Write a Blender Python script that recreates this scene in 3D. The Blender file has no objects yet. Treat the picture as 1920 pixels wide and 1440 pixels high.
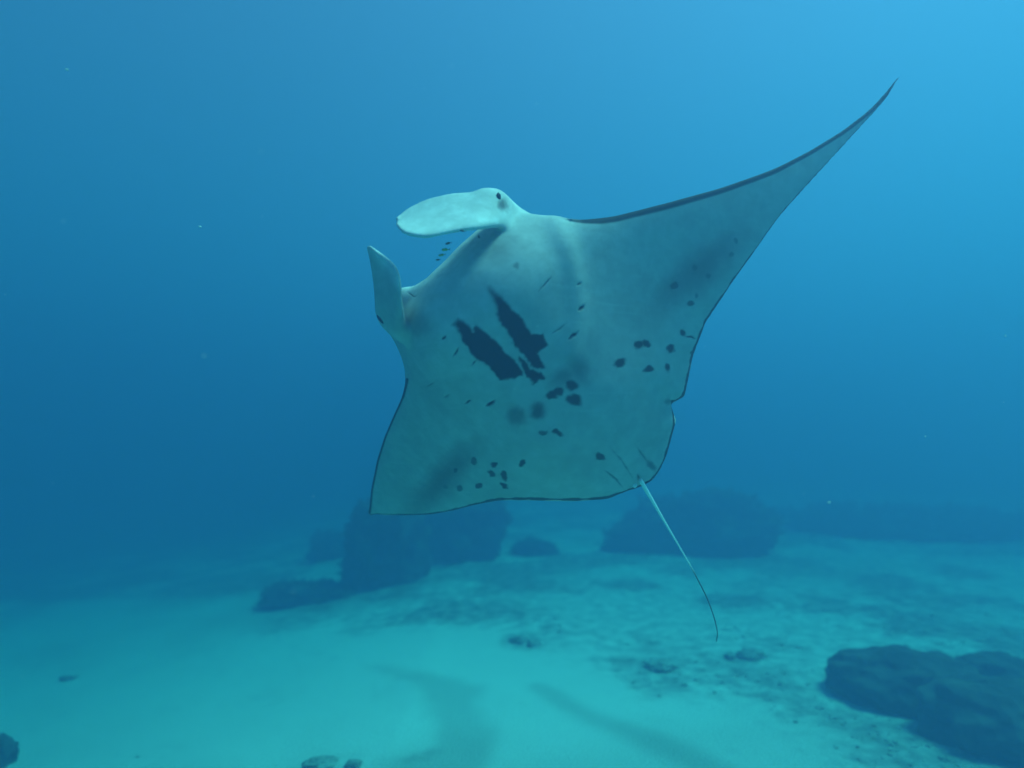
import bpy, bmesh, math, random
import numpy as np
from mathutils import Vector, Matrix, noise

random.seed(7)
rng = np.random.default_rng(7)
S = bpy.context.scene
COL = S.collection
R = math.radians

# ------------------------------------------------------------------ camera
FPX = 1144.0                       # focal length in pixels of the 1920 x 1440 photograph
CAM = Vector((0.0, 0.0, 2.5))
PITCH = R(5.5)
cam = bpy.data.cameras.new('camera')
cam.sensor_width = 36
cam.lens = 36 * FPX / 1920
cam.clip_start = 0.05
cam.clip_end = 2000
cam_ob = bpy.data.objects.new('camera', cam)
COL.objects.link(cam_ob)
cam_ob.location = CAM
cam.dof.use_dof = True              # distant things lose their edges in the murky water
cam.dof.focus_distance = 2.8
cam.dof.aperture_fstop = 0.7
cam_ob.rotation_euler = (R(90) + PITCH, 0, 0)
S.camera = cam_ob

# ------------------------------------------------------------------ sky and sun
SUN_EL, SUN_AZ = R(62), R(84)      # azimuth clockwise from the view direction
world = bpy.data.worlds.new('World')
S.world = world
world.use_nodes = True
wn = world.node_tree
sky = wn.nodes.new('ShaderNodeTexSky')
sky.sky_type = 'NISHITA'
sky.sun_disc = False
sky.sun_elevation = SUN_EL
sky.sun_rotation = SUN_AZ
wn.links.new(sky.outputs[0], wn.nodes['Background'].inputs[0])
wn.nodes['Background'].inputs[1].default_value = 0.05
sun = bpy.data.lights.new('sun', 'SUN')
sun.energy = 5.0
sun.angle = R(18)
sun.color = (1.0, 0.96, 0.9)
sun_ob = bpy.data.objects.new('sun', sun)
COL.objects.link(sun_ob)
sun_dir = Vector((math.sin(SUN_AZ) * math.cos(SUN_EL), math.cos(SUN_AZ) * math.cos(SUN_EL), math.sin(SUN_EL)))
sun_ob.rotation_euler = sun_dir.to_track_quat('Z', 'Y').to_euler()
sun_ob.location = (0, 0, 40)

S.view_settings.view_transform = 'Standard'
S.view_settings.look = 'None'
S.view_settings.gamma = 1
S.view_settings.exposure = 1.27
S.cycles.use_denoising = True
S.cycles.max_bounces = 8
S.cycles.volume_bounces = 4
S.cycles.diffuse_bounces = 3

# ------------------------------------------------------------------ helpers
cp, sp = math.cos(PITCH), math.sin(PITCH)
FWD = np.array([0, cp, sp]); UP = np.array([0, -sp, cp]); RT = np.array([1.0, 0, 0])
CAMN = np.array(CAM)


def W(px, py, depth):
    """points of the place from picture position and distance (arrays)"""
    px = np.asarray(px, float); py = np.asarray(py, float); depth = np.asarray(depth, float)
    x = (px - 960) / FPX; y = (720 - py) / FPX
    return CAMN + depth[..., None] * (FWD + x[..., None] * RT + y[..., None] * UP)


def proj(P):
    d = P - CAMN
    z = d @ FWD
    return 960 + FPX * (d @ RT) / z, 720 - FPX * (d @ UP) / z, z


def ground(px, py, z0=0.0):
    x = (px - 960) / FPX; y = (720 - py) / FPX
    v = FWD + x * RT + y * UP
    t = (z0 - CAMN[2]) / v[2]
    p = CAMN + t * v
    return p[0], p[1]


def sstep(a, b, x):
    t = np.clip((x - a) / (b - a), 0, 1)
    return t * t * (3 - 2 * t)


def vnoise(x, y, seed=0):
    x = np.asarray(x, float); y = np.asarray(y, float)
    xi = np.floor(x).astype(np.int64); yi = np.floor(y).astype(np.int64)
    fx = x - xi; fy = y - yi
    fx = fx * fx * (3 - 2 * fx); fy = fy * fy * (3 - 2 * fy)

    def h(i, j):
        n = (i * 374761393 + j * 668265263 + seed * 982451653) & 0x7fffffff
        n = ((n ^ (n >> 13)) * 1274126177) & 0x7fffffff
        return ((n ^ (n >> 16)) & 0xffff) / 65535.0
    return (h(xi, yi) * (1 - fx) + h(xi + 1, yi) * fx) * (1 - fy) + (h(xi, yi + 1) * (1 - fx) + h(xi + 1, yi + 1) * fx) * fy


def fbm(x, y, o=4, seed=0):
    s = 0; a = 0.5
    for k in range(o):
        s = s + a * vnoise(x * 2 ** k, y * 2 ** k, seed + k * 17)
        a *= 0.5
    return s


def seg_dist(px, py, poly, closed=False):
    """distance of points to a polyline"""
    n = len(poly)
    out = np.full(px.shape, 1e9)
    for i in range(n if closed else n - 1):
        ax, ay = poly[i]; bx, by = poly[(i + 1) % n]
        dx, dy = bx - ax, by - ay
        L = dx * dx + dy * dy + 1e-12
        t = np.clip(((px - ax) * dx + (py - ay) * dy) / L, 0, 1)
        out = np.minimum(out, np.hypot(px - ax - t * dx, py - ay - t * dy))
    return out


def inside(px, py, poly):
    r = np.zeros(px.shape, bool)
    n = len(poly)
    for i in range(n):
        ax, ay = poly[i]; bx, by = poly[(i + 1) % n]
        c = ((ay > py) != (by > py)) & (px < (bx - ax) * (py - ay) / (by - ay + 1e-12) + ax)
        r ^= c
    return r


def sdf(px, py, poly):
    d = seg_dist(px, py, poly, True)
    return np.where(inside(px, py, poly), -d, d)


def spline(pts, n):
    """Catmull-Rom through points, n samples evenly by arc length"""
    p = np.array(pts, float)
    p = np.vstack([2 * p[0] - p[1], p, 2 * p[-1] - p[-2]])
    out = []
    for i in range(1, len(p) - 2):
        t = np.linspace(0, 1, 24, endpoint=False)[:, None]
        out.append(0.5 * (2 * p[i] + (p[i + 1] - p[i - 1]) * t + (2 * p[i - 1] - 5 * p[i] + 4 * p[i + 1] - p[i + 2]) * t ** 2
                          + (-p[i - 1] + 3 * p[i] - 3 * p[i + 1] + p[i + 2]) * t ** 3))
    out.append(p[-2:-1])
    q = np.vstack(out)
    s = np.r_[0, np.cumsum(np.linalg.norm(np.diff(q, axis=0), axis=1))]
    u = np.linspace(0, s[-1], n)
    return np.stack([np.interp(u, s, q[:, k]) for k in range(p.shape[1])], 1)


def mesh_obj(name, verts, faces, mat, parent=None, smooth=True):
    me = bpy.data.meshes.new(name)
    me.from_pydata([tuple(v) for v in verts], [], [tuple(int(i) for i in f) for f in faces])
    me.materials.append(mat)
    if smooth:
        me.polygons.foreach_set('use_smooth', [True] * len(me.polygons))
    me.update()
    o = bpy.data.objects.new(name, me)
    COL.objects.link(o)
    if parent is not None:
        o.parent = parent
    return o


def tag(o, label=None, cat=None, group=None, kind=None):
    if label: o['label'] = label
    if cat: o['category'] = cat
    if group: o['group'] = group
    if kind: o['kind'] = kind
    return o


def new_mat(name):
    m = bpy.data.materials.new(name)
    m.use_nodes = True
    return m, m.node_tree, m.node_tree.nodes['Principled BSDF']


def nd(nt, typ, **kw):
    n = nt.nodes.new(typ)
    for k, v in kw.items():
        if k.startswith('i_'):
            n.inputs[k[2:]].default_value = v
        else:
            setattr(n, k, v)
    return n


def mixc(nt, fac, a, b):
    m = nt.nodes.new('ShaderNodeMix'); m.data_type = 'RGBA'
    for sock, v in ((m.inputs[0], fac), (m.inputs[6], a), (m.inputs[7], b)):
        if isinstance(v, bpy.types.NodeSocket):
            nt.links.new(v, sock)
        else:
            sock.default_value = v if not isinstance(v, tuple) else (*v, 1)[:4]
    return m.outputs[2]


def ramp(nt, src, stops):
    r = nt.nodes.new('ShaderNodeValToRGB')
    while len(r.color_ramp.elements) < len(stops):
        r.color_ramp.elements.new(0.5)
    for e, (p, c) in zip(r.color_ramp.elements, stops):
        e.position = p
        e.color = (c, c, c, 1) if not isinstance(c, tuple) else (*c, 1)
    nt.links.new(src, r.inputs[0])
    return r.outputs[0]


def bump(nt, bsdf, src, strength, dist):
    b = nd(nt, 'ShaderNodeBump', i_Strength=strength, i_Distance=dist)
    nt.links.new(src, b.inputs['Height'])
    nt.links.new(b.outputs[0], bsdf.inputs['Normal'])


# ------------------------------------------------------------------ materials
def mat_sand():
    m, nt, b = new_mat('sand')
    co = nd(nt, 'ShaderNodeTexCoord')
    at = nd(nt, 'ShaderNodeAttribute', attribute_name='rubble')
    n1 = nd(nt, 'ShaderNodeTexNoise', i_Scale=5.0, i_Detail=6.0, i_Roughness=0.65)
    n2 = nd(nt, 'ShaderNodeTexNoise', i_Scale=45.0, i_Detail=4.0)
    n3 = nd(nt, 'ShaderNodeTexNoise', i_Scale=0.7, i_Detail=3.0)
    for n in (n1, n2, n3):
        nt.links.new(co.outputs['Object'], n.inputs['Vector'])
    # rubble breaks up into blotches
    mm = nd(nt, 'ShaderNodeMath', operation='MULTIPLY_ADD')
    nt.links.new(n1.outputs[0], mm.inputs[0]); mm.inputs[1].default_value = 2.4; mm.inputs[2].default_value = -1.2
    ad = nd(nt, 'ShaderNodeMath', operation='ADD')
    nt.links.new(mm.outputs[0], ad.inputs[0]); nt.links.new(at.outputs['Fac'], ad.inputs[1])
    ml = nd(nt, 'ShaderNodeMath', operation='MULTIPLY', use_clamp=True)
    nt.links.new(ad.outputs[0], ml.inputs[0])
    g = ramp(nt, at.outputs['Fac'], [(0.0, 0.0), (0.35, 1.0)])
    nt.links.new(g, ml.inputs[1])
    sand = mixc(nt, n3.outputs[0], (0.60, 0.58, 0.52), (0.70, 0.68, 0.62))
    sand = mixc(nt, ramp(nt, n2.outputs[0], [(0.35, 0.25), (0.6, 0.0)]), sand, (0.48, 0.46, 0.41))
    fl = nd(nt, 'ShaderNodeAttribute', attribute_name='film_shade')
    sand = mixc(nt, fl.outputs['Fac'], sand, (0.22, 0.22, 0.17))  # film patches, plus the dimmer left side painted into the sand
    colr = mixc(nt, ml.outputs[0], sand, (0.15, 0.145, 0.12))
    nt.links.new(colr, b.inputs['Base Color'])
    b.inputs['Roughness'].default_value = 0.95
    b.inputs['Specular IOR Level'].default_value = 0.1
    bump(nt, b, n2.outputs[0], 0.5, 0.02)
    return m


def mat_rock(name, c0, c1, sc):
    m, nt, b = new_mat(name)
    co = nd(nt, 'ShaderNodeTexCoord')
    n1 = nd(nt, 'ShaderNodeTexNoise', i_Scale=sc, i_Detail=7.0, i_Roughness=0.7)
    v = nd(nt, 'ShaderNodeTexVoronoi', i_Scale=sc * 3)
    nt.links.new(co.outputs['Object'], n1.inputs['Vector']); nt.links.new(co.outputs['Object'], v.inputs['Vector'])
    c = mixc(nt, ramp(nt, n1.outputs[0], [(0.35, 0.0), (0.65, 1.0)]), c0, c1)
    nt.links.new(c, b.inputs['Base Color'])
    b.inputs['Roughness'].default_value = 0.95
    b.inputs['Specular IOR Level'].default_value = 0.1
    bump(nt, b, v.outputs['Distance'], 0.8, 0.03)
    return m


def mat_skin():
    m, nt, b = new_mat('manta_skin')
    at = nd(nt, 'ShaderNodeAttribute', attribute_name='dark_mix')
    co = nd(nt, 'ShaderNodeTexCoord')
    n1 = nd(nt, 'ShaderNodeTexNoise', i_Scale=3.5, i_Detail=5.0, i_Roughness=0.6)
    n2 = nd(nt, 'ShaderNodeTexNoise', i_Scale=60.0, i_Detail=3.0)
    nt.links.new(co.outputs['Object'], n1.inputs['Vector']); nt.links.new(co.outputs['Object'], n2.inputs['Vector'])
    pale = mixc(nt, ramp(nt, n1.outputs[0], [(0.3, 0.0), (0.7, 1.0)]), (0.39, 0.39, 0.37), (0.51, 0.51, 0.49))
    wh = nd(nt, 'ShaderNodeAttribute', attribute_name='lit_white')
    pale = mixc(nt, wh.outputs['Fac'], pale, (0.70, 0.70, 0.69))  # lifts throat and raised fin, partly painted sunlight
    n3 = nd(nt, 'ShaderNodeTexNoise', i_Scale=17.0, i_Detail=8.0, i_Roughness=0.7)
    nt.links.new(co.outputs['Object'], n3.inputs['Vector'])
    mp = nd(nt, 'ShaderNodeMapping')
    mp.inputs['Rotation'].default_value = (0.2, 0.7, 0.3); mp.inputs['Scale'].default_value = (2.0, 2.0, 34.0)
    nt.links.new(co.outputs['Object'], mp.inputs['Vector'])
    n4 = nd(nt, 'ShaderNodeTexNoise', i_Scale=2.0, i_Detail=5.0)
    nt.links.new(mp.outputs[0], n4.inputs['Vector'])
    pale = mixc(nt, ramp(nt, n3.outputs[0], [(0.42, 0.30), (0.62, 0.0)]), pale, (0.26, 0.27, 0.25))
    pale = mixc(nt, ramp(nt, n4.outputs[0], [(0.60, 0.0), (0.72, 0.2)]), pale, (0.62, 0.62, 0.60))
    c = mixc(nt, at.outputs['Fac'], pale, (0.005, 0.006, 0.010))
    nt.links.new(c, b.inputs['Base Color'])
    b.inputs['Roughness'].default_value = 0.6
    b.inputs['Specular IOR Level'].default_value = 0.04
    bump(nt, b, n2.outputs[0], 0.12, 0.004)
    return m


def mat_plain(name, c, rough=0.7, spec=0.2):
    m, nt, b = new_mat(name)
    co = nd(nt, 'ShaderNodeTexCoord')
    n1 = nd(nt, 'ShaderNodeTexNoise', i_Scale=40.0, i_Detail=3.0)
    nt.links.new(co.outputs['Object'], n1.inputs['Vector'])
    nt.links.new(mixc(nt, n1.outputs[0], tuple(0.75 * x for x in c), tuple(min(1, 1.2 * x) for x in c)), b.inputs['Base Color'])
    b.inputs['Roughness'].default_value = rough
    b.inputs['Specular IOR Level'].default_value = spec
    return m


M_SAND = mat_sand()
M_ROCK = mat_rock('coral_rock', (0.045, 0.042, 0.034), (0.13, 0.115, 0.085), 3.0)
M_RUBBLE = mat_rock('rubble', (0.22, 0.21, 0.175), (0.44, 0.42, 0.37), 6.0)
M_SKIN = mat_skin()

# ------------------------------------------------------------------ seabed
def G(pts):
    return [ground(x, y) for x, y in pts]


TONGUE = G([(680, 1238), (750, 1243), (840, 1262), (910, 1276), (893, 1305), (905, 1345), (918, 1375), (905, 1440), (880, 1480), (690, 1480),
            (720, 1415), (790, 1385), (808, 1345), (805, 1310), (780, 1278), (735, 1256)])
STREAK = G([(1005, 1285), (1060, 1312), (1130, 1345), (1200, 1375), (1270, 1410), (1330, 1445), (1400, 1490)])
RUBBLE_EDGE = G([(430, 1065), (500, 1110), (600, 1152), (760, 1172), (900, 1176), (985, 1200), (1090, 1232), (1180, 1268), (1300, 1300), (1400, 1330),
                 (1480, 1375), (1560, 1440), (1640, 1500)])
RUBBLE_ZONE = RUBBLE_EDGE + [(3.2, 2.2), (60, 2), (60, 90), (-60, 90), (-60, 36)]
PATCHES = [(985, 1208, 0.30, 0.5), (1230, 1262, 0.45, 0.5), (1340, 1250, 0.35, 0.45), (700, 1150, 0.6, 0.35), (560, 1120, 0.9, 0.4), (880, 1155, 0.6, 0.35),
           (770, 1395, 0.18, 0.25), (1560, 1360, 0.35, 0.35), (600, 1445, 0.10, 0.4), (665, 1445, 0.08, 0.4), (1700, 1420, 0.35, 0.3), (1300, 1160, .8, .25)]


def seabed_z(x, y):
    z = 0.10 * (fbm(x * 0.35 + 9, y * 0.35, 3, 3) - 0.45) + 0.025 * (fbm(x * 1.7, y * 1.7 + 4, 3, 8) - 0.45)
    far = np.clip((np.hypot(x, y) - 14) / 40, 0, 1)
    return z + far * 0.6 * (fbm(x * 0.08, y * 0.08, 3, 21) - 0.5) - 0.13 * np.clip(-x - 1.0, 0, 16)


def rubble_mask(x, y):
    wx = x + 0.5 * (fbm(x * 1.3, y * 1.3, 4, 31) - 0.47); wy = y + 0.8 * (fbm(x * 1.3, y * 1.3, 4, 47) - 0.47)
    zone = sstep(0.45, -0.8, sdf(wx, wy, RUBBLE_ZONE))
    mott = sstep(0.36, 0.62, fbm(x * 0.9, y * 0.9, 5, 77))
    m = zone * (0.30 + 0.45 * mott)
    for px, py, r, s in PATCHES:
        gx, gy = ground(px, py)
        d = np.hypot((wx - gx), (wy - gy) * 0.8)
        m = np.maximum(m, s * sstep(r * 1.3, r * 0.3, d))
    m = np.maximum(m, 0.12 * sstep(0.55, 0.7, fbm(x * 2.2, y * 2.2, 4, 5)))
    return np.clip(m, 0, 1)


def film_shade_mask(x, y):
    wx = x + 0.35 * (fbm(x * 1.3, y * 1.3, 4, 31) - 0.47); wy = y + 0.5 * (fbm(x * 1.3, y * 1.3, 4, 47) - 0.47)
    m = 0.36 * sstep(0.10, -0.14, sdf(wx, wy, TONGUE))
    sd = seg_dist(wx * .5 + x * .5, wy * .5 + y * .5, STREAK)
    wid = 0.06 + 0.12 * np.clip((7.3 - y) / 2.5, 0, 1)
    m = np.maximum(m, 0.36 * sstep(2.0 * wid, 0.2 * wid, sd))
    m = m + 0.28 * sstep(-1.2, -5.0, wx * 1.0 + 0.3 * (wy - 6))  # light falloff towards the left, painted as darker sand
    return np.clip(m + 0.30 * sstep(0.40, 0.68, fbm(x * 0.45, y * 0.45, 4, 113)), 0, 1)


def build_seabed():
    xs = np.r_[np.linspace(-150, -26, 36)[:-1], np.linspace(-26, -8, 75)[:-1], np.linspace(-8, 9, 380), np.linspace(9, 28, 75)[1:], np.linspace(28, 150, 36)[1:]]
    ys = np.r_[np.linspace(-150, -6, 30)[:-1], np.linspace(-6, 3.5, 70)[:-1], np.linspace(3.5, 14.5, 260), np.linspace(14.5, 30, 80)[1:], np.linspace(30, 150, 36)[1:]]
    X, Y = np.meshgrid(xs, ys)
    Z = seabed_z(X, Y)
    nx, ny = len(xs), len(ys)
    V = np.stack([X.ravel(), Y.ravel(), Z.ravel()], 1)
    i = np.arange(nx * ny).reshape(ny, nx)
    F = np.stack([i[:-1, :-1].ravel(), i[:-1, 1:].ravel(), i[1:, 1:].ravel(), i[1:, :-1].ravel()], 1)
    o = mesh_obj('seabed', V, F, M_SAND)
    a = o.data.attributes.new('rubble', 'FLOAT', 'POINT')
    a.data.foreach_set('value', rubble_mask(X.ravel(), Y.ravel()).astype(np.float32))
    a = o.data.attributes.new('film_shade', 'FLOAT', 'POINT')
    a.data.foreach_set('value', film_shade_mask(X.ravel(), Y.ravel()).astype(np.float32))
    tag(o, 'pale sandy seabed with darker mottled rubble patches', kind='structure')


build_seabed()


# ------------------------------------------------------------------ coral outcrops
def lump_mesh(sx, sy, sz, seed, knob=0.22, sub=5, rough=1.0, amp=0.38):
    """a knobbly coral head: footprint sx by sy, height sz, base sunk a little"""
    bm = bmesh.new()
    bmesh.ops.create_icosphere(bm, subdivisions=sub, radius=1)
    off = Vector((seed * 3.17, seed * 1.31, seed * 7.7))
    for v in bm.verts:
        p = v.co.normalized()
        big = noise.fractal(p * 1.3 + off, 1.0, 2.0, 3)
        mid = noise.noise(p * 3.7 + off * 2)
        cell = noise.voronoi(p * 4.5 + off)[0][0]
        r = 1 + amp * big + amp * 0.5 * mid + knob * (0.45 - cell) + rough * (0.10 * noise.noise(p * 8 + off) + 0.06 * noise.noise(p * 17 + off))
        q = p * r
        z = q.z
        # squarish flanks, flattened top, tucked-in base
        k = 1.0 + 0.18 * max(0, -z)
        v.co = Vector((q.x * sx / 2 * k, q.y * sy / 2 * k, (max(z, -0.6) + 0.45) / 1.45 * sz))
    me = bpy.data.meshes.new('coral_rock')
    bm.to_mesh(me); bm.free()
    me.polygons.foreach_set('use_smooth', [True] * len(me.polygons))
    return me


def outcrop(px, base_py, wpx, hpx, depth_ratio, seed, label, rot=0.0, name='coral_rock', cat='coral rock', group=None, knob=0.22, sub=5, mat=None, sink=0.0, rough=1.0, growth=0, amp=0.38):
    z_ = 0.0
    for _ in range(8):
        x, y = ground(px, base_py, z_)
        z_ = float(seabed_z(np.array(x), np.array(y)))
    s = y / FPX
    me = lump_mesh(wpx * s, wpx * s * depth_ratio, hpx * s, seed, knob, sub, rough, amp)
    me.materials.append(mat or M_ROCK)
    o = bpy.data.objects.new(name, me)
    COL.objects.link(o)
    yy = y + wpx * s * depth_ratio * 0.35
    o.location = (x * yy / y, yy, float(seabed_z(np.array(x), np.array(yy))) - sink * hpx * s)
    o.rotation_euler.z = R(rot)
    tag(o, label, cat, group)
    if growth:
        nvv = len(me.vertices)
        big = max(wpx, hpx) * s
        V, F, b = [], [], 0
        ang = np.linspace(0, 2 * math.pi, 5, endpoint=False)
        for k in range(growth):
            v = me.vertices[random.randrange(nvv)]
            if v.normal.z < -0.1:
                continue
            for j in range(random.choice((2, 3, 4))):
                d = (v.normal + Vector((random.gauss(0, .55), random.gauss(0, .55), random.gauss(0.25, .4)))).normalized()
                L = big * random.uniform(0.02, 0.075); r = L * random.uniform(0.12, 0.3)
                t1 = d.orthogonal().normalized(); t2 = d.cross(t1)
                p0 = np.array(v.co) - np.array(d) * L * 0.2
                ring = lambda q, rr: [q + rr * (math.cos(a_) * np.array(t1) + math.sin(a_) * np.array(t2)) for a_ in ang]
                V += ring(p0, r) + ring(p0 + np.array(d) * L * 0.8, r * 0.8) + [p0 + np.array(d) * L]
                F += [(b + i, b + (i + 1) % 5, b + 5 + (i + 1) % 5, b + 5 + i) for i in range(5)] + [(b + 5 + i, b + 5 + (i + 1) % 5, b + 10) for i in range(5)]
                b += 11
        g = mesh_obj('coral_growth', V, F, mat or M_ROCK, o)
        g['kind'] = 'stuff'
    return o


GR = 'coral rocks on the seabed'
outcrop(722, 1100, 150, 165, 0.8, 1, 'tall dark coral rock under the ray\'s lower wing tip', 10, group=GR, growth=600)
outcrop(858, 1052, 170, 125, 0.7, 2, 'broad faint coral rock right behind the tall dark one, under the ray\'s trailing edge', -12, group=GR, growth=600)
outcrop(612, 1052, 62, 56, 0.9, 3, 'small faint coral rock just left of the tall dark one', 30, group=GR, growth=600)
outcrop(592, 1128, 190, 20, 0.6, 4, 'low flat coral rock at the left foot of the tall dark one', 8, group=GR, growth=600)
outcrop(1000, 1042, 80, 26, 0.7, 5, 'little low coral rock in the middle, between the two hazy outcrops', 0, group=GR, growth=600)
outcrop(1312, 1040, 270, 100, 0.6, 6, 'wide hazy coral outcrop behind the ray\'s thin tail', 5, group=GR, growth=600)
outcrop(1705, 1008, 420, 38, 0.5, 7, 'long hazy coral ridge far off at the right', -6, group=GR, growth=600)
outcrop(1692, 1336, 262, 88, 0.75, 8, 'big dark boulder with a rounded left end at lower right', -20, group=GR, knob=0.03, rough=0.1, amp=0.2)
outcrop(1890, 1430, 300, 108, 0.8, 12, 'dark boulder at the right edge, joined in front of the rounded one', -30, group=GR, knob=0.03, rough=0.1, amp=0.2)
outcrop(1872, 1308, 170, 62, 0.7, 9, 'smaller dark boulder at the right edge, behind the two big ones', 14, group=GR, knob=0.04, rough=0.1, amp=0.2)
outcrop(-2, 1442, 50, 50, 0.9, 10, 'small blue-black coral knob cut off by the lower left corner', 20, group=GR, sub=4)
CH = 'loose coral chunks on the sand'
for i, (px, py, w, h, lab) in enumerate([
        (130, 1276, 26, 7, 'tiny dark coral chunk alone on pale sand at far left'),
        (600, 1444, 58, 11, 'flat coral chunk at the bottom edge, left of a smaller one'),
        (664, 1442, 30, 11, 'small dark coral chunk at the bottom edge, right of the flat one'),
        (972, 1206, 34, 11, 'knobbly coral chunk on bright sand in the middle ground'),
        (1000, 1213, 26, 9, 'thin coral chunk touching the right side of the knobbly one'),
        (1408, 1236, 50, 15, 'rounded coral chunk right of the tip of the ray\'s tail'),
        (1368, 1236, 22, 12, 'small coral chunk just below the tip of the ray\'s tail'),
        (1240, 1258, 60, 12, 'low coral chunk on the rubble left of the tail tip')]):
    outcrop(px, py, w, h, 0.8, 20 + i, lab, random.uniform(0, 180), 'coral_chunk', 'coral chunk', CH, 0.3, 4, M_RUBBLE, 0.1)


# ------------------------------------------------------------------ loose rubble (too much to count)
def build_rubble():
    proto = []
    for k in range(6):
        bm = bmesh.new()
        bmesh.ops.create_icosphere(bm, subdivisions=1, radius=1)
        for v in bm.verts:
            v.co *= random.uniform(0.6, 1.25)
        bm.verts.index_update()
        proto.append((np.array([v.co[:] for v in bm.verts]), np.array([[v.index for v in f.verts] for f in bm.faces])))
        bm.free()
    n = 60000
    y = 4.2 + 16 * rng.random(n) ** 1.3
    x = (rng.random(n) * 2 - 1) * y * 0.95
    m = rubble_mask(x, y)
    keep = rng.random(n) < np.clip((m - 0.2) * 0.6, 0.0012, 0.4)
    x, y = x[keep], y[keep]
    z = seabed_z(x, y)
    V, F, b = [], [], 0
    for i in range(len(x)):
        pv, pf = proto[i % 6]
        r = 0.007 + 0.018 * rng.random() ** 3
        sc = np.array([r * (1 + 1.8 * rng.random() ** 2), r, r * 0.6])
        a = rng.random() * 6.28
        c, s = math.cos(a), math.sin(a)
        q = pv * sc
        q = np.stack([q[:, 0] * c - q[:, 1] * s, q[:, 0] * s + q[:, 1] * c, q[:, 2]], 1) + np.array([x[i], y[i], z[i] + r * 0.2])
        V.append(q); F.append(pf + b); b += len(pv)
    o = mesh_obj('coral_rubble', np.vstack(V), np.vstack(F), M_RUBBLE, smooth=False)
    tag(o, 'scattered broken coral rubble lying over the sand', 'rubble', kind='stuff')


build_rubble()

# ------------------------------------------------------------------ manta ray
OX, OY = 1015.0, 690.0
TH = R(39.5)
ES = (math.cos(TH), -math.sin(TH)); EC = (math.sin(TH), math.cos(TH))   # span axis (to the raised wing), head-to-tail axis
LEAD = [(692, 962), (697, 915), (708, 862), (722, 818), (740, 776), (756, 742), (763, 712), (763, 690), (758, 668), (748, 645), (736, 628), (724, 612),
        (735, 560), (752, 539), (782, 536), (810, 523), (838, 497), (866, 466), (893, 441), (925, 416), (960, 399), (985, 396), (1010, 401), (1042, 410), (1075, 416),
        (1150, 406), (1250, 381), (1350, 353), (1450, 318), (1520, 282), (1580, 245), (1630, 207), (1660, 175), (1685, 143)]
TRAIL = [(692, 962), (730, 965), (770, 965), (812, 963), (850, 956), (890, 945), (940, 935), (1000, 935), (1080, 937), (1140, 934), (1172, 921), (1190, 915), (1208, 909),
         (1226, 897), (1238, 878), (1250, 850), (1260, 812), (1266, 787), (1256, 757), (1282, 742), (1291, 700), (1298, 665), (1308, 640), (1320, 606), (1342, 574), (1372, 529), (1401, 489),
         (1431, 446), (1460, 406), (1510, 350), (1560, 296), (1600, 252), (1632, 217), (1662, 184), (1685, 143)]
OUTLINE = LEAD + TRAIL[::-1][1:-1]


def ac(px, py):
    return (px - OX) * ES[0] + (py - OY) * ES[1], (px - OX) * EC[0] + (py - OY) * EC[1]


def mid_depth(px, py):
    a, c = ac(px, py)
    u = np.clip((-a - 50) / 370, 0, None)
    v = np.clip((a - 150) / 710, 0, None)
    d = 2.62 + 0.00072 * c + 1.05 * u ** 1.4 + 0.30 * v ** 2
    # the lower jaw and shoulders roll back towards the mouth
    d = d + 0.24 * sstep(-130, -310, c) * sstep(300, 120, np.abs(a))
    return d


def shell(P, N, h):
    """closed shell round a grid of points P (i,j,3) with unit normals N and half thickness h"""
    ni, nj = P.shape[:2]
    A = P + N * h[..., None]; B = P - N * h[..., None]
    V = np.vstack([A.reshape(-1, 3), B.reshape(-1, 3)])
    g = np.arange(ni * nj).reshape(ni, nj); o = ni * nj
    F = []
    q = np.stack([g[:-1, :-1].ravel(), g[1:, :-1].ravel(), g[1:, 1:].ravel(), g[:-1, 1:].ravel()], 1)
    F.append(q); F.append(q[:, ::-1] + o)
    ring = np.r_[g[0, :], g[1:, -1], g[-1, -2::-1], g[-2:0:-1, 0]]
    r2 = np.roll(ring, -1)
    F.append(np.stack([ring, r2, r2 + o, ring + o], 1))
    return V, np.vstack(F)


def grid_normals(P):
    du = np.gradient(P, axis=0); dv = np.gradient(P, axis=1)
    n = np.cross(du, dv)
    n /= np.linalg.norm(n, axis=2, keepdims=True) + 1e-12
    flip = np.sign(np.sum(n * (P - CAMN), axis=2, keepdims=True))
    return -n * flip            # pointing at the viewer's side = belly side


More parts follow.
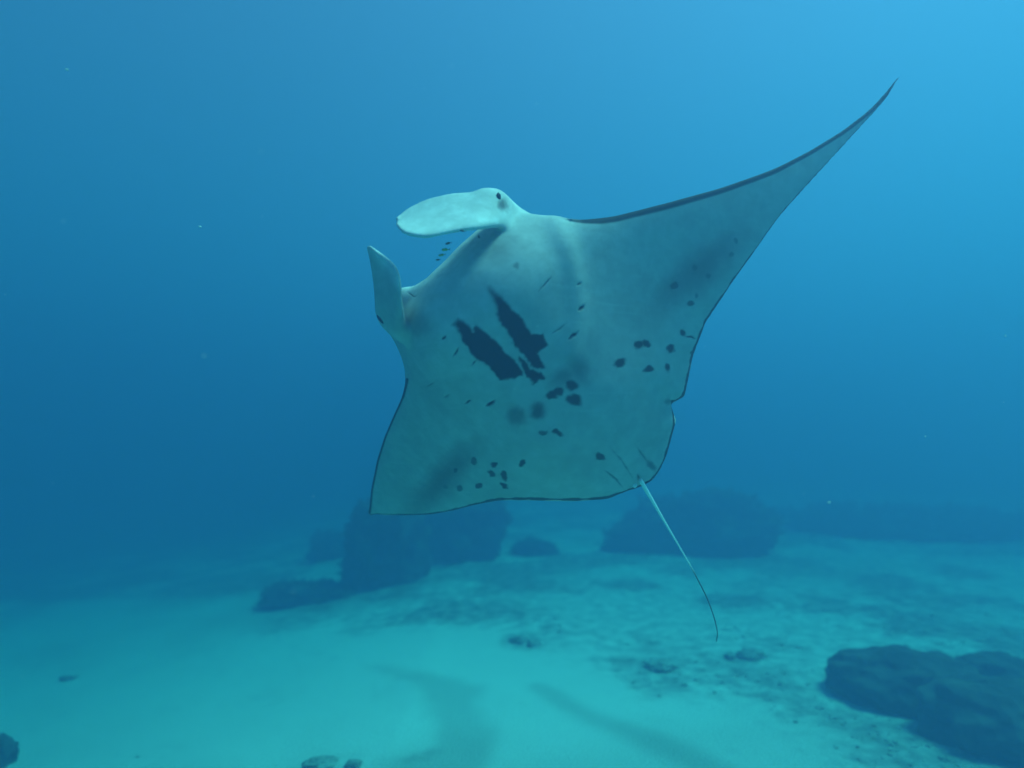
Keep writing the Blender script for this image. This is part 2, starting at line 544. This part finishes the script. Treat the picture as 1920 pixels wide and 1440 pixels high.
def disc():
    la = sorted([ac(*p) for p in LEAD]); ta = sorted([ac(*p) for p in TRAIL])
    la = np.array(la); ta = np.array(ta)
    a0 = ta[0, 0] + 1.0; a1 = la[-1, 0] - 1.0
    ni, nj = 340, 110
    A = np.linspace(a0, a1, ni)
    cl = np.interp(A, la[:, 0], la[:, 1]); ct = np.interp(A, ta[:, 0], ta[:, 1])
    k = np.array([1, 2, 3, 2, 1]) / 9.0
    cl2 = np.convolve(np.pad(cl, 2, mode='edge'), k, 'valid')
    k3 = np.hanning(33); k3 /= k3.sum()
    cl3 = np.convolve(np.pad(cl, 16, mode='edge'), k3, 'valid')
    wgt = sstep(60, 110, A) * sstep(290, 240, A)
    cl = cl2 * (1 - wgt) + cl3 * wgt
    k4 = np.hanning(15); k4 /= k4.sum()
    ct4 = np.convolve(np.pad(ct, 7, mode='edge'), k4, 'valid')
    wn_ = sstep(100, 118, A) * sstep(215, 185, A)
    ct = ct4 * (1 - wn_) + ct * wn_
    ct = ct + 2.2 * (fbm(A / 9, A * 0, 3, 71) - 0.45) * sstep(-300, -150, A) * sstep(560, 350, A)
    cl = np.where(A > 300, np.convolve(np.pad(cl, 7, mode='edge'), k4, 'valid'), cl)
    ct = np.maximum(ct, cl + 1.5)
    global TRAIL_S, LEAD_S
    TRAIL_S = [(OX + a_ * ES[0] + c_ * EC[0], OY + a_ * ES[1] + c_ * EC[1]) for a_, c_ in zip(A[::3], ct[::3])]
    LEAD_S = [(OX + a_ * ES[0] + c_ * EC[0], OY + a_ * ES[1] + c_ * EC[1]) for a_, c_ in zip(A[::3], cl[::3])]
    t = np.linspace(0, 1, nj)
    t = 0.5 * t + 0.5 * (0.5 - 0.5 * np.cos(np.pi * t))
    C = cl[:, None] + (ct - cl)[:, None] * t[None]
    AA = np.repeat(A[:, None], nj, 1)
    px = OX + AA * ES[0] + C * EC[0]; py = OY + AA * ES[1] + C * EC[1]
    P = W(px, py, mid_depth(px, py))
    N = grid_normals(P)
    d = seg_dist(px, py, OUTLINE, True)
    body = np.exp(-(AA / 185.0) ** 2) * sstep(330, 60, C) * (0.75 + 0.25 * sstep(-300, -120, C))
    dome = lambda w: np.sqrt(np.clip(1 - (1 - np.clip(d / w, 0, 1)) ** 2, 0, 1))
    wing = sstep(760, 250, np.abs(AA))
    h = 0.0065 + 0.17 * body * dome(120) + 0.022 * wing * dome(60)
    return shell(P, N, h)


def paddle(edge_a, edge_b, dep_a, dep_b, belly, thick, n=70, m=26):
    """a flattened lobe between two edge lines in the picture, each with its own distance"""
    ea = spline(np.c_[np.array(edge_a, float), dep_a], n); eb = spline(np.c_[np.array(edge_b, float), dep_b], n)
    t = np.linspace(0, 1, m)[None, :, None]
    E = ea[:, None] * (1 - t) + eb[:, None] * t
    bow = np.sin(np.pi * t[..., 0]) * belly
    P = W(E[..., 0], E[..., 1], E[..., 2] + bow)
    N = grid_normals(P)
    u = np.linspace(0, 1, n)[:, None]
    prof = np.sqrt(np.clip(np.sin(np.pi * t[..., 0]), 0, 1))
    h = 0.0042 + prof * (thick[0] + (thick[1] - thick[0]) * u) * np.sqrt(np.clip((1 - u) * 8, 0, 1))
    return shell(P, N, h)


parts = [disc()]
# raised fin by the sunlit eye, unrolled towards the left
parts.append(paddle([(1012, 408), (985, 393), (960, 376), (936, 357), (908, 354), (884, 362), (845, 365), (800, 376), (766, 392), (752, 401), (744, 409)],
                    [(1000, 450), (975, 442), (950, 432), (925, 426), (896, 428), (868, 431), (835, 437), (800, 444), (768, 440), (752, 432), (743, 420)],
                    [2.72, 2.63, 2.56, 2.53, 2.51, 2.50, 2.49, 2.48, 2.46, 2.43, 2.39],
                    [2.74, 2.62, 2.48, 2.37, 2.30, 2.27, 2.25, 2.24, 2.26, 2.29, 2.35], 0.034, (0.034, 0.008)))
# the other fin, in shade, standing up beside the mouth
parts.append(paddle([(770, 650), (738, 630), (714, 606), (705, 585), (703, 555), (699, 520), (693, 488), (689, 461)],
                    [(770, 610), (757, 606), (751, 590), (750, 560), (749, 530), (744, 506), (730, 488), (693, 462)],
                    [2.62, 2.60, 2.58, 2.55, 2.52, 2.50, 2.48, 2.46],
                    [2.52, 2.46, 2.42, 2.40, 2.39, 2.40, 2.42, 2.455], 0.015, (0.035, 0.008)))
V, F, b = [], [], 0
for v, f in parts:
    V.append(v); F.append(f + b); b += len(v)
body = mesh_obj('body', np.vstack(V), np.vstack(F), M_SKIN)
bmx = bmesh.new(); bmx.from_mesh(body.data)
bmesh.ops.recalc_face_normals(bmx, faces=bmx.faces)
bmx.to_mesh(body.data); bmx.free()
rm = body.modifiers.new('remesh', 'REMESH'); rm.mode = 'VOXEL'; rm.voxel_size = 0.005; rm.use_smooth_shade = True
sm = body.modifiers.new('smooth', 'SMOOTH'); sm.factor = 0.5; sm.iterations = 8
dg = bpy.context.evaluated_depsgraph_get()
me = bpy.data.meshes.new_from_object(body.evaluated_get(dg))
body.modifiers.clear()
body.data = me
if not me.materials:
    me.materials.append(M_SKIN)
me.polygons.foreach_set('use_smooth', [True] * len(me.polygons))

# --- let the roots of the head fins flow into the head
nv = len(me.vertices)
co = np.empty(nv * 3, np.float32); me.vertices.foreach_get('co', co); co = co.reshape(-1, 3).astype(float)
ed = np.empty(len(me.edges) * 2, np.int32); me.edges.foreach_get('vertices', ed); ed = ed.reshape(-1, 2)
PX, PY, PZ = proj(co)
root_w = np.maximum(sstep(62, 30, np.hypot((PX - 985) * 0.9, PY - 425)), sstep(42, 20, np.hypot(PX - 758, (PY - 625) * 0.9)))
em = (root_w[ed[:, 0]] > 0) | (root_w[ed[:, 1]] > 0)
e2 = ed[em]
deg = np.bincount(e2.ravel(), minlength=nv).clip(1)[:, None]
for _ in range(60):
    acc = np.zeros_like(co)
    for k_ in range(3):
        acc[:, k_] = np.bincount(e2[:, 0], co[e2[:, 1], k_], nv) + np.bincount(e2[:, 1], co[e2[:, 0], k_], nv)
    co += 0.5 * root_w[:, None] * (acc / deg - co)
me.vertices.foreach_set('co', co.astype(np.float32).ravel())
me.update()

# --- pigment: dark back and rims, belly blotches, gill slits, some painted shadow under the raised fin
nv = len(me.vertices)
co = np.empty(nv * 3, np.float32); me.vertices.foreach_get('co', co); co = co.reshape(-1, 3).astype(float)
no = np.empty(nv * 3, np.float32); me.vertices.foreach_get('normal', no); no = no.reshape(-1, 3).astype(float)
PX, PY, PZ = proj(co)
view = co - CAMN; view /= np.linalg.norm(view, axis=1, keepdims=True)
facing = np.sum(no * view, axis=1)                      # > 0 on the back
WX = PX + 7.0 * (fbm(PX / 7, PY / 7, 3, 3) - 0.45) + 12 * (fbm(PX / 26, PY / 26, 2, 13) - 0.40); WY = PY + 7.0 * (fbm(PX / 7 + 50, PY / 7, 3, 5) - 0.45) + 12 * (fbm(PX / 26, PY / 26 + 70, 2, 15) - 0.40)
pig = np.zeros(nv)


def darken(m):
    global pig
    pig = np.maximum(pig, m)


SLASH = [
    [(915, 539), (940, 557), (961, 578), (980, 598), (983, 614), (995, 627), (1016, 624), (1029, 648), (1012, 660), (1005, 664), (1012, 677), (1021, 691), (1000, 690), (987, 680), (970, 651),
     (957, 633), (940, 608), (929, 588), (930, 574), (922, 556)],
    [(970, 668), (987, 683), (1000, 694), (1012, 698), (1023, 707), (1019, 712), (1009, 711), (1001, 721), (991, 708), (979, 690), (969, 676)],
    [(858, 597), (870, 604), (887, 620), (890, 610), (907, 618), (932, 641), (951, 663), (966, 683), (979, 697), (979, 705), (962, 712), (937, 712), (929, 701), (915, 688), (894, 674), (879, 656),
     (868, 640), (857, 622), (851, 606)]]
for pl in SLASH:
    s = sdf(WX, WY, pl)
    tipsoft = 1 + 2.5 * sstep(640, 545, WY + 0.5 * (WX - 900))
    darken(np.clip(0.97 * sstep(2.6 * tipsoft, -2.6 * tipsoft, s), 0, 1))


def spot(x, y, rx, ry, ang=0.0, k=0.9, soft=0.35):
    c, s = math.cos(R(ang)), math.sin(R(ang))
    dx, dy = WX - x, WY - y
    q = np.hypot((dx * c + dy * s) / rx, (-dx * s + dy * c) / ry)
    darken(k * sstep(1 + soft, 1 - soft, q))


for a in [(1035, 740, 10, 9), (1047, 733, 10, 9), (1070, 722, 11, 11, 0, .9, .4), (1078, 750, 15, 11, 20), (967, 778, 17, 17, 0, .55, .6), (1008, 771, 14, 14, 0, .75, .6),
          (1085, 690, 26, 18, 70, .45, .8), (1058, 706, 26, 14, -20, .45, .8), (1018, 813, 9, 5, 5, .75), (1047, 812, 10, 6, 8), (886, 864, 6, 7.5, 0, .75), (855, 881, 6, 5, 0, .8), (925, 871, 6, 5),
          (922, 888, 10, 5, 45, .85), (946, 891, 5, 10, -20, .85), (946, 911, 7, 5, 20), (979, 869, 7, 7), (896, 910, 7, 6, 20, .85), (863, 916, 5, 6, -20, .7), (838, 915, 5, 5, 0, .6), (812, 932, 3, 8, -30, .5),
          (1164, 680, 14, 8, -25), (1195, 646, 10, 8), (1211, 643, 9, 7), (1260, 654, 7, 8.5), (1215, 692, 9, 8), (1248, 688, 6, 7), (1281, 626, 6, 6), (1295, 567, 7, 5.5, 0, .8), (1307, 553, 3.5, 4, 0, .6),
          (1265, 536, 7, 7, 0, .8), (1303, 500, 6, 6, 0, .7), (1325, 515, 6, 5, 0, .7), (1369, 477, 5, 5, 0, .6), (1380, 452, 4.5, 4.5, 0, .6), (1297, 659, 5, 4, 0, .7), (1125, 856, 9, 6, 25, .85),
          (1222, 872, 11, 5, 40, .6, .6), (968, 499, 6, 6, 0, .5, .6), (832, 897, 75, 24, -47, .56, .9), (1305, 510, 95, 30, -40, .52, .9), (1230, 575, 50, 40, -40, .15, .9), (930, 462, 46, 26, -10, .32, .85),  # last entry: smudge below the raised fin, partly its shadow painted in
          (775, 606, 34, 22, 0, .35, .85), (942, 383, 10, 12, -30, .8, .7), (925, 380, 26, 20, 0, .25, .8), (1253, 751, 6, 5, 0, .5, .6)]:
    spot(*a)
SLITS = [([(1008, 548), (1026, 528), (1038, 515)], 1.3, .5), ([(1079, 535), (1089, 530)], 2, .6), ([(1081, 583), (1088, 578), (1095, 571)], 3.5, .75), ([(1064, 637), (1073, 629), (1084, 620)], 3.5, .8),
         ([(1030, 628), (1050, 616), (1066, 602)], 1.2, .4), ([(828, 637), (837, 629)], 2.6, .8), ([(849, 670), (856, 659), (862, 648)], 2, .85), ([(883, 687), (893, 674)], 1.6, .6),
         ([(833, 745), (844, 738)], 2.3, .35), ([(871, 758), (884, 749)], 2.6, .55), ([(910, 762), (920, 757), (930, 749)], 3.4, .7), ([(800, 725), (818, 714)], 1.4, .3), ([(1284, 632), (1296, 631), (1308, 638)], 1.8, .8),
         ([(1252, 753), (1268, 752), (1282, 744)], 1.8, .6), ([(1143, 838), (1165, 862), (1192, 905)], 2.2, .3), ([(1132, 880), (1155, 898), (1172, 920)], 2.2, .4), ([(1194, 838), (1210, 860), (1222, 874)], 2.2, .35),
         ([(1205, 909), (1222, 902), (1226, 890)], 2.5, .8), ([(1195, 888), (1199, 900)], 2, .4), ([(764, 548), (776, 556), (784, 552)], 1.3, .5), ([(896, 440), (899, 448)], 1.6, .6)]
dent = np.zeros(nv)
for pl, w, k in SLITS:
    d = seg_dist(PX, PY, pl)
    ax, ay = pl[0]; bx, by = pl[-1]
    tt = ((PX - ax) * (bx - ax) + (PY - ay) * (by - ay)) / ((bx - ax) ** 2 + (by - ay) ** 2)
    taper = np.clip(1.15 - 1.6 * np.abs(tt - 0.45) ** 1.3 * 1.5, 0.25, 1) * (0.55 + 0.9 * fbm(PX / 4, PY / 4, 2, 91))
    m = min(1, k * 1.5) * sstep(w * 1.5, w * 0.2, d / (taper + 0.05)) * np.clip(taper * 1.2, 0, 1)
    dent = np.maximum(dent, m)
    darken(m)
# rims
LW_R = [p for p in LEAD_S if p[0] >= 1042]; LW_L = LEAD[:7]
band = np.interp(PX, [1050, 1075, 1130, 1250, 1400, 1550, 1690], [1, 5, 12, 13, 11, 8, 7])
dl = seg_dist(PX, PY, LW_R)
darken(0.95 * sstep(band * 1.15, band * 0.7, dl) * sstep(1045, 1100, PX))
darken(0.85 * sstep(4.6, 1.8, seg_dist(PX, PY, LW_L)))
dt = seg_dist(PX, PY, TRAIL_S)
tw = np.interp(PX, [690, 800, 860, 1250, 1350, 1420, 1690], [0.8, 1.0, 2.0, 2.0, 2.0, 1.2, 0.8]) * (0.65 + 0.9 * sstep(0.25, 0.6, fbm(PX / 18, PY / 18, 3, 9)))
darken(0.85 * sstep(tw * 1.3, tw * 0.6, dt))
# the back
head = sstep(-170, -260, ac(PX, PY)[1]) * sstep(260, 200, np.abs(ac(PX, PY)[0]))
darken(0.97 * sstep(0.15 + 0.35 * head, 0.4 + 0.35 * head, facing))
# slits sink in, belly side only
co2 = co - no * (0.006 * dent * (facing < 0))[:, None]
# fine creases of a living skin
co2 += no * (0.004 * (fbm(PX / 60, PY / 60, 3, 55) - 0.45) * (facing < 0))[:, None]
# the muscle ridge between trunk and raised wing, and along the other flank
for ridge, amp_ in (([(1040, 418), (1066, 470), (1082, 530), (1086, 590), (1072, 660)], 0.009), ([(790, 600), (800, 660), (815, 730), (850, 800)], 0.006)):
    co2 += no * (amp_ * np.exp(-(seg_dist(PX, PY, ridge) / 20) ** 2) * (facing < 0))[:, None]
me.vertices.foreach_set('co', co2.astype(np.float32).ravel())
at = me.attributes.new('dark_mix', 'FLOAT', 'POINT')
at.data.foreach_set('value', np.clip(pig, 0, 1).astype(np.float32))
# paler throat and raised head fin, with their sunlit brightness painted in
lit_white = np.maximum(sstep(-215, -275, ac(PX, PY)[1]), 0.45 * sstep(-60, -230, ac(PX, PY)[1])) * sstep(330, 200, ac(PX, PY)[0]) * sstep(-122, -96, ac(PX, PY)[0])
aw = me.attributes.new('lit_white', 'FLOAT', 'POINT')
aw.data.foreach_set('value', lit_white.astype(np.float32))
me.update()

manta = bpy.data.objects.new('manta_ray', None)
COL.objects.link(manta)
manta.empty_display_size = 0.2
manta.location = Vector(W(OX, OY, 2.62))
tag(manta, 'manta ray banking with its pale spotted belly turned to the viewer', 'manta ray')
bpy.context.view_layer.update()


def child(o, parent):
    o.parent = parent
    o.matrix_parent_inverse = parent.matrix_world.inverted()


child(body, manta)


def tube(name, pts, rad, mat, n=10, seg=80):
    P = spline(pts, seg)
    r = np.interp(np.linspace(0, 1, seg), np.linspace(0, 1, len(rad)), rad)
    T = np.gradient(P, axis=0); T /= np.linalg.norm(T, axis=1, keepdims=True)
    X = np.cross(T, [0, 1, 0.2]); X /= np.linalg.norm(X, axis=1, keepdims=True)
    Y = np.cross(T, X)
    ang = np.linspace(0, 2 * math.pi, n, endpoint=False)
    V = (P[:, None] + r[:, None, None] * (np.cos(ang)[None, :, None] * X[:, None] + np.sin(ang)[None, :, None] * Y[:, None])).reshape(-1, 3)
    g = np.arange(seg * n).reshape(seg, n); g2 = np.roll(g, -1, 1)
    F = [tuple(q) for q in np.stack([g[:-1].ravel(), g2[:-1].ravel(), g2[1:].ravel(), g[1:].ravel()], 1)]
    F += [tuple(g[0][::-1]), tuple(g[-1])]
    return mesh_obj(name, V, F, mat)


def mat_tail():
    m, nt, b = new_mat('tail_skin')
    at = nd(nt, 'ShaderNodeAttribute', attribute_name='dark_mix')
    nt.links.new(mixc(nt, at.outputs['Fac'], (0.85, 0.85, 0.83), (0.03, 0.03, 0.035)), b.inputs['Base Color'])
    b.inputs['Roughness'].default_value = 0.5
    return m


tp = [(1200, 900, 2.76), (1207, 911, 2.77), (1250, 985, 2.84), (1293, 1058, 2.92), (1310, 1090, 2.96), (1325, 1120, 3.0), (1338, 1155, 3.04), (1345, 1185, 3.08), (1343, 1203, 3.1)]
tail = tube('tail', [tuple(W(*p)) for p in tp], [0.010, 0.0072, 0.0050, 0.0036, 0.0034, 0.0033, 0.0032, 0.0030, 0.0024], mat_tail())
tv = np.array([v.co[:] for v in tail.data.vertices]); ty = proj(tv)[1]
ta_ = tail.data.attributes.new('dark_mix', 'FLOAT', 'POINT')
ta_.data.foreach_set('value', (sstep(1052, 1085, ty) * 0.9).astype(np.float32))  # pale from the root, dark towards the tip
child(tail, manta)


def ellipsoid(name, c, r, mat, sub=3, rot=None):
    bm = bmesh.new()
    bmesh.ops.create_icosphere(bm, subdivisions=sub, radius=1)
    for v in bm.verts:
        q = Vector((v.co.x * r[0], v.co.y * r[1], v.co.z * r[2]))
        if rot: q = rot @ q
        v.co = q + Vector(c)
    m = bpy.data.meshes.new(name); bm.to_mesh(m); bm.free()
    m.materials.append(mat)
    m.polygons.foreach_set('use_smooth', [True] * len(m.polygons))
    o = bpy.data.objects.new(name, m); COL.objects.link(o)
    return o


from mathutils.bvhtree import BVHTree
bvh = BVHTree.FromPolygons([v.co[:] for v in me.vertices], [p.vertices[:] for p in me.polygons])


def on_skin(px, py):
    d = Vector(W(px, py, 1.0)) - CAM
    hit = bvh.ray_cast(CAM, d.normalized())
    return hit[0], hit[1]


M_EYE = mat_plain('eye_black', (0.012, 0.014, 0.03), 0.25, 0.5)
for px, py, rr in [(935, 369, (0.010, 0.010, 0.019)), (713, 599, (0.008, 0.010, 0.024))]:
    p, n = on_skin(px, py)
    if p is None: continue
    rot = Matrix.Rotation(R(-38), 3, 'Y') if px < 800 else None
    child(ellipsoid('eye', p - n * 0.001, rr, M_EYE, rot=rot), manta)
p, n = on_skin(1190, 910)
if p is not None:
    child(ellipsoid('cloaca', p, (0.011, 0.008, 0.011), mat_plain('cloaca_skin', (0.8, 0.8, 0.78))), manta)

# ------------------------------------------------------------------ small fish at the mouth
M_FISH = mat_plain('fish_yellow', (0.42, 0.46, 0.07), 0.45, 0.4)
M_FISHD = mat_plain('fish_back', (0.05, 0.07, 0.04), 0.5, 0.3)


def fish(px, py, dep, length, heading, label, dark=False):
    root = bpy.data.objects.new('pilot_fish', None)
    COL.objects.link(root)
    root.empty_display_size = 0.02
    L = length
    n, m = 14, 10
    V = []
    for i in range(n):
        t = i / (n - 1)
        r = L * 0.16 * (math.sin(math.pi * min(1, t ** 0.7 * 1.02)) ** 0.8 + 0.06)
        for k in range(m):
            a = 2 * math.pi * k / m
            V.append((L * (0.5 - t * 0.82), 0.45 * r * math.cos(a), r * math.sin(a)))
    F = [(i * m + k, i * m + (k + 1) % m, (i + 1) * m + (k + 1) % m, (i + 1) * m + k) for i in range(n - 1) for k in range(m)]
    F += [tuple(range(m))[::-1], tuple(range((n - 1) * m, n * m))]
    bo = mesh_obj('body', V, F, M_FISHD if dark else M_FISH, root)

    def fin(name, pts, mat):
        th = L * 0.008
        k = len(pts)
        vv = [(x * L, -th, z * L) for x, z in pts] + [(x * L, th, z * L) for x, z in pts]
        ff = [tuple(range(k)), tuple(range(2 * k - 1, k - 1, -1))] + [(i, i + k, (i + 1) % k + k, (i + 1) % k) for i in range(k)]
        mesh_obj(name, vv, ff, mat, root, smooth=False)
    fin('tail_fin', [(-0.30, 0.015), (-0.5, 0.15), (-0.43, 0.0), (-0.5, -0.15), (-0.30, -0.015)], M_FISHD)
    fin('dorsal_fin', [(0.15, 0.12), (0.05, 0.21), (-0.2, 0.10), (-0.2, 0.06)], M_FISHD)
    fin('anal_fin', [(0.0, -0.13), (-0.06, -0.20), (-0.2, -0.09), (-0.2, -0.05)], M_FISHD)
    root.location = Vector(W(px, py, dep))
    root.rotation_euler = (0, R(heading[1]), R(heading[0]))
    tag(root, label, 'fish', 'small fish at the ray\'s mouth')


fish(841, 456, 2.36, 0.026, (175, 14), 'tiny dark-backed fish, topmost of the row below the bright fin', True)
fish(836, 468, 2.36, 0.034, (178, 2), 'tiny yellow-green fish, second from the top of the row at the mouth')
fish(829, 478, 2.38, 0.030, (172, 8), 'tiny dull green fish, third from the top of the row at the mouth')
fish(822, 487, 2.38, 0.020, (185, 4), 'tiny dark fish, lowest of the row at the mouth', True)
fish(868, 433, 2.25, 0.022, (185, -10), 'tiny dark fish touching the lower edge of the bright fin', True)

# ------------------------------------------------------------------ drifting specks
M_SPECK = mat_plain('speck', (0.75, 0.75, 0.7))


def build_snow():
    V, F, b = [], [], 0
    bm = bmesh.new(); bmesh.ops.create_icosphere(bm, subdivisions=1, radius=1); bm.verts.index_update()
    pv = np.array([v.co[:] for v in bm.verts]); pf = np.array([[v.index for v in f.verts] for f in bm.faces]); bm.free()
    L = [(383, 667, 1.5, .0036), (125, 130, 2.2, .005), (375, 425, 3.0, .006), (1555, 942, 2.0, .005), (1735, 818, 2.2, .003), (1885, 630, 2.0, .003), (966, 729, 2.0, .002), (1008, 613, 2.0, .002), (1100, 789, 2.1, .0015)]
    for _ in range(260):
        L.append((rng.uniform(-400, 2300), rng.uniform(-300, 1300), rng.uniform(1.2, 6), rng.uniform(.0006, .0016)))
    for px, py, d, r in L:
        q = pv * r * (np.array([1.3, 1, .7]) if r > .002 else 1) * (0.7 + 0.6 * rng.random((len(pv), 1))) + W(px, py, d)
        V.append(q); F.append(pf + b); b += len(pv)
    o = mesh_obj('drifting_specks', np.vstack(V), np.vstack(F), M_SPECK)
    tag(o, 'pale specks drifting in the water', 'particles', kind='stuff')


build_snow()

# ------------------------------------------------------------------ the water itself
wm = bpy.data.materials.new('sea_water')
wm.use_nodes = True
wt = wm.node_tree
wt.nodes.clear()
wo = wt.nodes.new('ShaderNodeOutputMaterial')
pv = wt.nodes.new('ShaderNodeVolumePrincipled')
pv.inputs['Density Attribute'].default_value = ''
pv.inputs['Density'].default_value = 0.43
pv.inputs['Color'].default_value = (0.055, 0.085, 0.162, 1)
pv.inputs['Absorption Color'].default_value = (0.12, 0.615, 0.67, 1)
pv.inputs['Anisotropy'].default_value = 0.44
wt.links.new(pv.outputs[0], wo.inputs['Volume'])
wm.cycles.homogeneous_volume = True
x0, x1, z0, z1 = -160, 160, -4.0, 9.0
bv = [(x, y, z) for x in (x0, x1) for y in (x0, x1) for z in (z0, z1)]
haze = mesh_obj('haze', bv, [(0, 1, 3, 2), (4, 6, 7, 5), (0, 4, 5, 1), (2, 3, 7, 6), (0, 2, 6, 4), (1, 5, 7, 3)], wm, smooth=False)
tag(haze, 'blue sea water that fades everything far away', 'water', kind='stuff')
